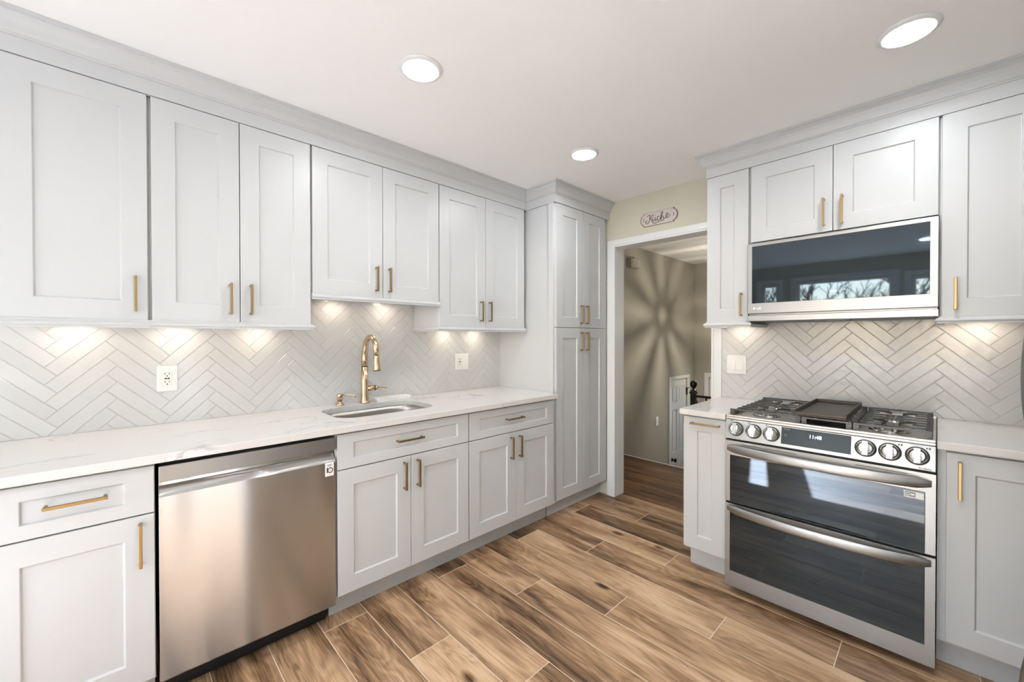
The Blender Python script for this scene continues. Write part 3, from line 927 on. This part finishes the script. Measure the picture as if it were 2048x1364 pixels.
mb = MB(); mb.lathe([(.001, .0285), (.0165, .0285), (.0165, .064), (.0155, .066), (.001, .066)], (0, 0, 0))
mb.tube([(.008, -.004, .060), (.045, -.032, .060), (.062, -.045, .058), (.070, -.051, .050), (.072, -.0525, .044)], .0052, 10); mb.build('pump_head', M['bronze'], sd)
tr = thing('marble_tray', 'small white marble tray lying behind the sink, right of the faucet', 'tray', (-1.668, -.070, ZT + .0005), R(2))
mb = MB(); mb.box(-.115, .115, -.038, .038, 0, .010); mb.build('tray_base', M['porc'], tr, .002)
mb = MB(); mb.box(-.118, .118, -.040, .040, .0105, .022); mb.build('tray_top', M['porc'], tr, .002)

# ------------------------------------------------------------------ dishwasher
dw = thing('dishwasher', 'stainless steel dishwasher with a pocket handle under the long counter', 'dishwasher', (-2.5315, 0, 0))
hw = .3005
mb = MB(); mb.box(-hw + .004, hw - .004, -.598, -.03, .10, .868); mb.build('tub', M['black'], dw)
mb = MB()
prof = [(-.600, .107), (-.630, .107), (-.6320, .112), (-.6320, .757), (-.6285, .763), (-.606, .792), (-.604, .808), (-.600, .808)]
mb.prism(prof, 'x', -hw, hw); mb.build('door', M['dwsteel'], dw, .0015)
mb = MB(); mb.box(-hw, hw, -.633, -.600, .8095, .8655); mb.build('control_strip', M['steel'], dw, .002)
mb = MB(); mb.box(-.29, .29, -.53, -.50, .001, .099); mb.build('toe_grille', M['black'], dw)
for s in (-1, 1):
    mb = MB(); mb.lathe([(.001, 0), (.02, 0), (.02, .01), (.008, .012), (.008, .09)], (s * .25, -.45, 0)); mb.build('levelling_foot', M['steel'], dw)
mb = MB(); mb.box(.256, .293, -.6330, -.6322, .698, .757); sticker = mb.build('warranty_sticker', M['sticker'], dw)
text_ob('sticker_number', '1', .033, M['ink'], sticker, (.2645, -.6331, .7235), FRONT, .0002, .0006)
mb = MB()
mb.lathe([(.0085, -.6334), (.0125, -.6334), (.0125, -.6331), (.0085, -.6331)], (.2775, 0, .7235), 'y', 24, loop=True)
for zz, a, b in ((.748, .262, .287), (.743, .266, .283)): mb.box(a, b, -.6334, -.6331, zz - .001, zz + .001)
mb.box(.262, .287, -.6334, -.6331, .7045, .7052); mb.box(.273, .282, -.6334, -.6331, .7225, .7243)
mb.build('sticker_print', M['ink'], sticker)

# ------------------------------------------------------------------ microwave
mw = thing('microwave', 'stainless over-the-range microwave with black glass door', 'microwave', (0, -2.1265, 1.404), -PI / 2)
hw = .3775
mb = MB(); mb.box(-hw + .003, hw - .003, -.318, -.010, .012, .443); mb.build('case', M['steel'], mw, .002)
mb = MB()
mb.box(-hw + .03, hw - .03, -.30, -.03, 0, .0118)
mb.build('underside_panel', M['black'], mw, .002)
for a, b in ((-.30, -.06), (.06, .30)):
    mb = MB(); mb.box(a, b, -.27, -.06, -.003, -.0002); mb.build('grease_filter', M['grille'], mw)
mb = MB(); mb.box(-.07, .07, -.298, -.272, -.006, -.0002); mb.build('task_lamp', M['greyink'], mw, .001)
mb = MB(); mb.box(-hw, hw, -.341, -.3185, 0.000, .032); mb.build('vent_strip', M['steel'], mw, .0025)
mb = MB(); mb.box(-hw, hw, -.345, -.3185, .041, .4385); dr = mb.build('door', M['steel'], mw, .004)
mb = MB(); mb.box(-.353, .349, -.3468, -.3452, .100, .420); mb.build('door_glass', M['glassblk'], dr, .001)
mb = MB()
mb.lathe([(.0001, -.3456), (.0075, -.3456), (.0075, -.3452)], (-.342, 0, .071), 'y', 24); mb.build('emblem', M['palelogo'], dr)
text_ob('brand_lettering', 'LG', .018, M['palelogo'], dr, (-.318, -.3454, .071), FRONT, .0002, .0003)
text_ob('clock_digits', '11:48', .014, M['ledblue'], dr, (.010, -.3470, .141), FRONT, .0001)

# ------------------------------------------------------------------ range
rg = thing('gas_range', 'stainless slide-in double oven gas range', 'range', (0, -2.1210, 0), -PI / 2)
hw = .3775
mb = MB(); mb.box(-hw + .002, hw - .002, -.640, -.03, .035, .893); mb.build('oven_body', M['black'], rg)
for sx in (-1, 1):
    for yy in (-.56, -.08):
        mb = MB(); mb.lathe([(.001, 0), (.018, 0), (.018, .008), (.009, .012), (.009, .0345)], (sx * .33, yy, 0)); mb.build('levelling_foot', M['black'], rg)
# cooktop
mb = MB()
mb.box(-hw, hw, -.662, -.020, .8935, .905)
mb.box(-hw, hw, -.662, -.640, .905, .9155); mb.box(-hw, hw, -.045, -.020, .905, .925)
mb.box(-hw, -hw + .012, -.640, -.045, .905, .914); mb.box(hw - .012, hw, -.640, -.045, .905, .914)
mb.build('cooktop', M['cooktop'], rg, .003)
# control panel
mb = MB(); mb.prism([(-.640, .8925), (-.657, .8925), (-.678, .797), (-.640, .797)], 'x', -hw, hw)
cp = mb.build('control_panel', M['steel'], rg, .002)
def cpY(z): return -.657 - .021 * (.8925 - z) / .0955
tilt = math.atan2(.021, .0955)
def cpbox(mb, x0, x1, z0, z1, t0, t1):
    mb.prism([(cpY(z0) - t0, z0), (cpY(z1) - t0, z1), (cpY(z1) - t1, z1), (cpY(z0) - t1, z0)], 'x', x0, x1)
mb = MB(); cpbox(mb, -.130, .1255, .8125, .8885, .0002, .0015); mb.build('display', M['display'], cp)
text_ob('clock_digits', '11:48', .0215, M['ledblue'], cp, (.000, cpY(.8615) - .0018, .8615), (PI / 2 - tilt, 0, 0), .0001, .0004)
text_ob('display_lettering', 'ThinQ', .010, M['greyink'], cp, (-.110, cpY(.881) - .0018, .881), (PI / 2 - tilt, 0, 0), .0001)
mb = MB(); cpbox(mb, -.117, -.108, .855, .8565, .0016, .0019); cpbox(mb, -.119, -.106, .849, .850, .0016, .0019); mb.build('display_icon', M['greyink'], cp)
text_ob('panel_lettering', 'ProBake', .0105, M['ink'], cp, (.348, cpY(.804) - .0004, .804), (PI / 2 - tilt, 0, 0), .0002, .0002)
for i, kx in enumerate((-.327, -.247, -.171, .172, .247, .326)):
    kz = .848
    K = bpy.data.objects.new('knob', None)   # replaced below by a mesh part
    bpy.data.objects.remove(K)
    mb = MB()
    mb.lathe([(.0001, .001), (.0355, .001), (.0355, -.003), (.0335, -.004), (.0001, -.004)], (0, 0, 0), 'y', 32)
    ring = mb.build('knob_ring', M['black'], cp); ring.location = (kx, cpY(kz), kz); ring.rotation_euler = (-tilt, 0, 0)
    mb = MB()
    mb.lathe([(.0001, -.0045), (.0315, -.0045), (.0315, -.014), (.0285, -.018), (.027, -.018), (.022, -.013), (.0001, -.012)], (0, 0, 0), 'y', 32)
    mb.box(-.0095, .0095, -.031, -.010, -.0285, .0285)
    kn = mb.build('knob', M['chrome'], rg, .0012); kn.location = (kx, cpY(kz), kz); kn.rotation_euler = (-tilt, 0, 0)
    mb = MB(); mb.box(-.0007, .0007, -.0314, -.0311, .018, .025); mb.box(-.006, .006, -.0314, -.0311, -.026, -.0245); mb.build('knob_mark', M['ink'], kn)
    mb = MB()
    cpbox(mb, kx - .001, kx + .001, .8865, .8885, 0, .0004)
    if i < 3: cpbox(mb, kx - .026, kx - .019, .8835, .8885, 0, .0004); cpbox(mb, kx - .016, kx - .013, .8845, .8875, 0, .0004)
    else:
        cpbox(mb, kx - .018, kx - .004, .8875, .8883, 0, .0003); cpbox(mb, kx + .005, kx + .018, .8875, .8883, 0, .0003)
    if i > 3: cpbox(mb, kx + .024, kx + .029, .878, .883, 0, .0004); cpbox(mb, kx + .032, kx + .037, .877, .884, 0, .0004)
    mb.build('knob_legend', M['ink'], cp)

def bow_handle(name, zc, d0, bow, parent, hx=.366, h=.041, t=.012):
    mb = MB(); rings = []
    n = 36
    for i in range(n + 1):
        s = -1 + 2 * i / n
        x = s * hx
        e = (1 - abs(s) ** 2.6)
        d = d0 + bow * e
        hh = h * (.55 + .45 * min(1, (1 - abs(s)) / .10)) / 2
        z = zc
        rings.append([(x, -(d - t * .5), z - hh), (x, -(d + t * .25), z - hh), (x, -(d + t * .5), z - hh * .55), (x, -(d + t * .5), z + hh * .55), (x, -(d + t * .25), z + hh), (x, -(d - t * .5), z + hh)])
    mb.loft(rings, smooth=True)
    o = mb.build(name, M['steel'], parent, .0015)
    return o
def oven_door(z0, z1, g0, g1, label):
    mb = MB()
    # steel frame round the glass
    gx0, gx1 = -.354, .349
    for q in ((-hw, gx0, z0, z1), (gx1, hw, z0, z1), (gx0, gx1, z0, g0), (gx0, gx1, g1, z1)):
        mb.box(q[0], q[1], -.670, -.6415, q[2], q[3])
    bmesh.ops.remove_doubles(mb.bm, verts=mb.bm.verts, dist=1e-5)
    d = mb.build('oven_door', M['steel'], rg, 0)
    d['label'] = label
    mb = MB(); mb.box(gx0 + .0005, gx1 - .0005, -.6695, -.645, g0 + .0005, g1 - .0005); mb.build('oven_glass', M['glassblk'], d, .001)
    return d
od1 = oven_door(.4735, .7855, .4740, .7125, 'shallow upper oven door')
od2 = oven_door(.0385, .4620, .1170, .4400, 'tall lower oven door')
bow_handle('handle', .748, .674, .052, od1)
bow_handle('handle', .440, .674, .056, od2)
mb = MB()
for a, b in ((-.30, -.07), (.14, .30)): mb.box(a, b, -.6712, -.6702, .7715, .7735)
mb.build('vent_slots', M['dark'], od1)
mb = MB(); mb.box(.289, .345, -.6712, -.6697, .680, .706); stk = mb.build('feature_sticker', M['sticker'], od1)
mb = MB(); mb.box(.292, .322, -.6716, -.6713, .684, .703); mb.build('sticker_panel', M['greyink'], stk)
mb = MB(); mb.lathe([(.004, -.6719), (.0062, -.6719), (.0062, -.6717), (.004, -.6717)], (.300, 0, .693), 'y', 16, loop=True); mb.box(.308, .319, -.6719, -.6717, .690, .697); mb.build('sticker_icons', M['palelogo'], stk)
mb = MB(); mb.lathe([(.0088, -.6708), (.0105, -.6708), (.0105, -.6702), (.0088, -.6702)], (-.018, 0, .083), 'y', 28, loop=True)
mb.box(-.0185, -.0175, -.6708, -.6702, .079, .089); mb.box(-.0175, -.013, -.6708, -.6702, .079, .080); mb.box(-.0235, -.0215, -.6708, -.6702, .084, .0858)
mb.build('emblem', M['greyink'], od2)
text_ob('brand_lettering', 'LG', .019, M['greyink'], od2, (.011, -.6705, .083), FRONT, .0002, .0003)

# burners
for (bx, by, br, nm) in ((-.235, -.49, .045, 'burner'), (-.235, -.20, .034, 'burner'), (.235, -.49, .052, 'burner'), (.235, -.20, .034, 'burner'), (.0, -.35, .036, 'burner')):
    mb = MB()
    n = 40
    rings = []
    for r, z in ((.0001, .9055), (br + .018, .9055), (br + .014, .911), (br, .914), (br, .921), (.0001, .921)):
        rings.append([(bx + r * math.cos(2 * PI * k / n) * (1 + (.05 if (k % 2 and .912 < z) else 0)), by + r * math.sin(2 * PI * k / n) * (1 + (.05 if (k % 2 and .912 < z) else 0)), z) for k in range(n)])
    mb.loft(rings, smooth=False)
    b = mb.build('burner', M['chrome'], rg)
    mb = MB(); mb.lathe([(.0001, .9215), (br * .86, .9215), (br * .86, .926), (br * .8, .929), (.0001, .929)], (bx, by, 0)); mb.build('burner_cap', M['iron'], b)
# grates
def grate(x0, x1, centers):
    mb = MB()
    y0, y1 = -.632, -.062
    zt, hb, w = .944, .0075, .0050
    cx = (x0 + x1) / 2
    # front and back rails with feet
    for y in (y0, y1):
        mb.box(x0, x1, y - w, y + w, zt - hb, zt)
        for x in (x0 + .010, x1 - .010): mb.box(x - .010, x + .010, y - w, y + w, .9155, zt - hb)
    nb = 8
    for i in range(1, nb):
        y = y0 + (y1 - y0) * i / nb
        cut = None
        for (bx, by) in centers:
            dy = abs(y - by)
            if dy < .075: cut = (bx, .018 + .055 * math.sqrt(max(0, 1 - (dy / .08) ** 2)) * (.45 if dy > .02 else .8))
        segs = [(x0 + .018, x1 - .018)] if cut is None else [(x0 + .018, cut[0] - cut[1]), (cut[0] + cut[1], x1 - .018)]
        for k, (a, b) in enumerate(segs):
            if b - a > .01: mb.box(a, b, y - w * .8, y + w * .8, zt - hb, zt)
        # bent outer legs
        mb.prism([(x0 + .018, zt), (x0, zt - .016), (x0, zt - .028), (x0 + .008, zt - .028), (x0 + .018, zt - .012)], 'y', y - w * .8, y + w * .8)
        mb.prism([(x1 - .018, zt), (x1, zt - .016), (x1, zt - .028), (x1 - .008, zt - .028), (x1 - .018, zt - .012)], 'y', y - w * .8, y + w * .8)
    # fingers aimed at each burner
    for (bx, by) in centers:
        for q in (45, 135, 225, 315):
            c, s = math.cos(R(q)), math.sin(R(q))
            p0 = Vector((bx + c * .030, by + s * .030, zt - .0045)); p1 = Vector((bx + c * .098, by + s * .098, zt - .006))
            if x0 + .01 < p1.x < x1 - .01: mb.tube([p0, p1], .0045, 4, False)
            else: mb.tube([p0, Vector((max(x0 + .02, min(x1 - .02, p1.x)), p1.y, p1.z))], .0045, 4, False)
    # side beams
    for x in (x0 + .004, x1 - .004): mb.box(x - .004, x + .004, y0 + w, y1 - w, zt - .034, zt - .024)
    # centre bar front to back between burners
    mb.box(cx - .005, cx + .005, -.395, -.300, zt - hb, zt)
    for y in (-.63, -.345, -.064): mb.box(x0 + .002, x0 + .014, y - .006, y + .006, .9155, zt - .03); mb.box(x1 - .014, x1 - .002, y - .006, y + .006, .9155, zt - .03)
    mb.build('grate', M['iron'], rg, .0012)
grate(-.364, -.062, [(-.235 + .02, -.49), (-.235 + .02, -.20)])
grate(-.0575, .1235, [(.03, -.35)])
grate(.128, .366, [(.245, -.49), (.245, -.20)])
# griddle on the centre grate
gd = thing('griddle_plate', 'dark flat griddle plate resting on the middle grate of the range', 'griddle', (-.355, -2.1210 + .0, .9445), -PI / 2)
gx0, gx1, gy0, gy1 = -.094, .104, -.262, .262
mb = MB()
mb.box(gx0, gx1, gy0, gy1, .0, .008)
mb.build('cooking_surface', M['grid'], gd, .002)
mb = MB()
for q in ((gx0, gx0 + .007, gy0, gy1, .024), (gx1 - .007, gx1, gy0, gy1, .024), (gx0 + .007, gx1 - .007, gy1 - .007, gy1, .024), (gx0 + .007, gx1 - .007, gy0, gy0 + .010, .018)):
    mb.box(q[0], q[1], q[2], q[3], .0082, q[4])
mb.build('rim', M['grid'], gd, .0015)

# ------------------------------------------------------------------ refrigerator, just inside the right edge
fr = thing('refrigerator', 'stainless refrigerator whose bowed handles just enter the right edge of the photo', 'refrigerator', (-1.295, YB + .38, 0))
yf = -2.722 - (YB + .38)
mb = MB(); mb.box(-.455, .455, -.36, yf - .07, .02, 1.76); mb.build('fridge_body', M['greyink'], fr, .004)
for (a, b, z0, z1) in ((-.453, -.002, .72, 1.755), (.002, .453, .72, 1.755), (-.453, -.002, .06, .71), (.002, .453, .06, .71)):
    mb = MB(); mb.box(a, b, yf - .065, yf, z0, z1); d = mb.build('door', M['steel'], fr, .006)
    x = -.035 if a < -.1 else .035
    zc_, hl = (1.215, .33) if z0 > .5 else (.385, .26)
    mb = MB()
    rings = []
    for i in range(25):
        s = -1 + 2 * i / 24
        y = yf + .016 + .050 * (1 - s * s)
        rings.append([(x - .014, y - .009, zc_ + s * hl), (x + .014, y - .009, zc_ + s * hl), (x + .014, y + .004, zc_ + s * hl), (x + .006, y + .009, zc_ + s * hl), (x - .006, y + .009, zc_ + s * hl), (x - .014, y + .004, zc_ + s * hl)])
    mb.loft(rings)
    for s in (-1, 1): mb.box(x - .012, x + .012, yf + .001, yf + .02, zc_ + s * (hl - .012) - .012, zc_ + s * (hl - .012) + .012)
    mb.build('handle', M['steel'], d, .001)

# ------------------------------------------------------------------ Küche sign
sg = thing('kitchen_sign', 'small scalloped metal sign reading Küche above the hall doorway', 'sign', (-.0015, -1.047, 2.214), -PI / 2)
hwS, hhS = .148, .052
def sign_outline(k):
    a, b = hwS * k - (0 if k == 1 else .0), hhS * k
    pts = []
    def arc(cx, cz, r, a0, a1, n=8):
        for i in range(n + 1):
            q = R(a0 + (a1 - a0) * i / n); pts.append((cx + r * math.cos(q), cz + r * math.sin(q)))
    xr = a - .028
    pts.append((-xr, -b)); pts.append((xr, -b)); pts.append((xr, -b + .012))
    for i in range(9):
        q = R(-62 + 124 * i / 8); pts.append((xr - .018 + .046 * math.cos(q), (b - .010) / math.sin(R(62)) * math.sin(q)))
    pts.append((xr, b - .012)); pts.append((xr, b)); pts.append((-xr, b)); pts.append((-xr, b - .012))
    for i in range(9):
        q = R(118 + 124 * i / 8); pts.append((-xr + .018 + .046 * math.cos(q), (b - .010) / math.sin(R(62)) * math.sin(q)))
    pts.append((-xr, -b + .012))
    return pts
M['signface'] = mat('sign face', (.62, .55, .52), .5)
M['signedge'] = mat('sign edge', (.20, .14, .12), .5)
def ring_plate(name, k, y0, y1, m):
    mb = MB(); P = sign_outline(k)
    mb.loft([[(x, y0, z) for x, z in P], [(x, y1, z) for x, z in P]], smooth=False)
    return mb.build(name, m, sg)
ring_plate('sign_border', 1.0, 0, -.004, M['signedge'])
ring_plate('sign_face', .955, -.0042, -.006, M['signface'])
def catmull(P, n=8):
    out = []
    Q = [P[0]] + P + [P[-1]]
    for i in range(1, len(Q) - 2):
        for k in range(n):
            t = k / n
            out.append(tuple(.5 * ((2 * Q[i][j]) + (-Q[i - 1][j] + Q[i + 1][j]) * t + (2 * Q[i - 1][j] - 5 * Q[i][j] + 4 * Q[i + 1][j] - Q[i + 2][j]) * t * t + (-Q[i - 1][j] + 3 * Q[i][j] - 3 * Q[i + 1][j] + Q[i + 2][j]) * t ** 3) for j in (0, 1)))
    out.append(P[-1])
    return out
strokes = [
    [(-.092, .024), (-.078, .032), (-.068, .030), (-.070, .010), (-.076, -.015), (-.088, -.032), (-.100, -.030), (-.104, -.016), (-.092, -.008)],
    [(-.044, .032), (-.056, .016), (-.070, .002), (-.060, -.002), (-.052, -.018), (-.044, -.034), (-.028, -.040), (.000, -.034), (.028, -.028), (.045, -.030)],
    [(-.044, .006), (-.046, -.012), (-.038, -.022), (-.028, -.012), (-.026, .006), (-.026, -.014), (-.018, -.022), (-.010, -.014)],
    [(.010, .002), (.004, .008), (-.008, .002), (-.008, -.014), (.000, -.022), (.012, -.014), (.026, .006), (.036, .030), (.030, .040), (.024, .030), (.022, .004), (.020, -.022), (.028, -.002), (.038, .002), (.042, -.006), (.042, -.020), (.052, -.018)],
    [(.052, -.018), (.064, -.010), (.076, .004), (.078, .014), (.070, .018), (.062, .008), (.062, -.008), (.070, -.018), (.084, -.012), (.094, .004)],
    [(-.042, .020), (-.041, .024)], [(-.028, .022), (-.027, .026)],
    [(-.122, -.012), (-.122, -.004)], [(-.122, .004), (-.122, .012)], [(.122, -.012), (.122, -.002)], [(.122, .002), (.122, .012)]]
mb = MB()
for s in strokes:
    P = catmull([(x * .97, z * .95) for x, z in s])
    mb.tube([(x, -.0066, z) for x, z in P], .0021, 6)
lt = mb.build('sign_lettering', M['ink'], sg); lt['label'] = 'dark script lettering'

# ------------------------------------------------------------------ recessed lights
def downlight(x, y, label, group):
    t = thing('recessed_light', label, 'ceiling light', (x, y, ZC - .012), 0, group)
    mb = MB(); prof = [(.070, .0115), (.088, .0115), (.088, .008), (.078, .002), (.070, .001)]
    rings = [[(r * math.cos(2 * PI * k / 40), r * math.sin(2 * PI * k / 40), z) for k in range(40)] for r, z in prof]
    mb.loft(rings, caps=False, loop=True)
    mb.build('trim_ring', M['trim'], t)
    mb = MB(); mb.lathe([(.001, .004), (.0695, .004), (.0695, .0045), (.001, .0045)], (0, 0, 0), 'z', 40); mb.build('lens', M['lens'], t)
GL = 'recessed ceiling lights'
downlight(-2.028, -1.029, 'round lit recessed ceiling light, leftmost of the three, above the sink side', GL)
downlight(-.909, -1.027, 'smallest and furthest lit recessed ceiling light, nearest the pantry', GL)
downlight(-.861, -2.421, 'lit recessed ceiling light at the upper right, in front of the microwave', GL)
for x, y in ((-2.02, -2.42), (-3.15, -2.42), (-4.28, -2.42)):  # extra unseen lamps, added to brighten the room
    downlight(x, y, 'added recessed ceiling light, unseen, brightening the room from over or behind the camera', 'added recessed ceiling lights behind the camera')

# ------------------------------------------------------------------ pale rug added to bounce sunlight up, unseen behind the camera
M['wool'] = mat('pale wool', (.76, .80, .84), .95)  # cool pale tone so the added rug reflects more neutral light
add_bump(M['wool'], coords(M['wool']), 300, .4, .004)
mb = MB(); mb.box(-5.15, -3.50, -3.30, -1.00, .001, .013)
tag(mb.build('bounce_rug', M['wool'], bevel=.004), 'pale wool rug added under the windows to bounce sunlight up, unseen behind the camera', 'rug')

# ------------------------------------------------------------------ outdoors, mirrored in the microwave glass
mb = MB(); mb.box(-60, XW - .15, -40, 40, -1.6, -1.5); mb.box(XW - .15, 8, -40, YB - .15, -.25, -.15)
M['bounce_ground'] = mat('pale bounce ground', (.50, .49, .46), .9)  # ground kept pale so it throws sunlight up to the ceiling
struct(mb.build('ground', M['bounce_ground']))
M['bark'] = mat('bark', (.09, .07, .055), .9)
def tree(x, y, h, seed):
    rnd = random.Random(seed)
    mb = MB()
    def br(p, d, ln, r, dep):
        pts = [p]; q = p; dd = d.copy()
        for i in range(4):
            dd = (dd + Vector((rnd.uniform(-.2, .2), rnd.uniform(-.2, .2), rnd.uniform(-.05, .15)))).normalized()
            q = q + dd * ln / 4; pts.append(q)
        mb.tube(pts, r, 4, rs=[max(.008, r * (1 - .13 * i)) for i in range(5)])
        if dep == 0: return
        for k in range(rnd.choice((3, 4)) if dep > 1 else 4):
            st = pts[rnd.choice((2, 3, 4, 4))]
            nd = (dd + Vector((rnd.uniform(-1, 1), rnd.uniform(-1, 1), rnd.uniform(-.25, .7)))).normalized()
            br(st, nd, ln * rnd.uniform(.55, .75), r * .55, dep - 1)
    br(Vector((0, 0, 0)), Vector((0, 0, 1)), h * .36, .16, 5)
    o = mb.build('bare_tree', M['bark'])
    o.location = (x, y, -1.5)
    tag(o, 'bare branching tree outside the window, mirrored in the microwave glass', 'tree', 'bare trees outside the window')
for i, (x, y, h) in enumerate(((-12, .2, 6.2), (-12.5, -4.8, 6.4), (-18, -1.8, 8.0), (-18, 4.6, 8.0), (-18, -8.6, 8.0))):
    tree(x, y, h, 11 + i)
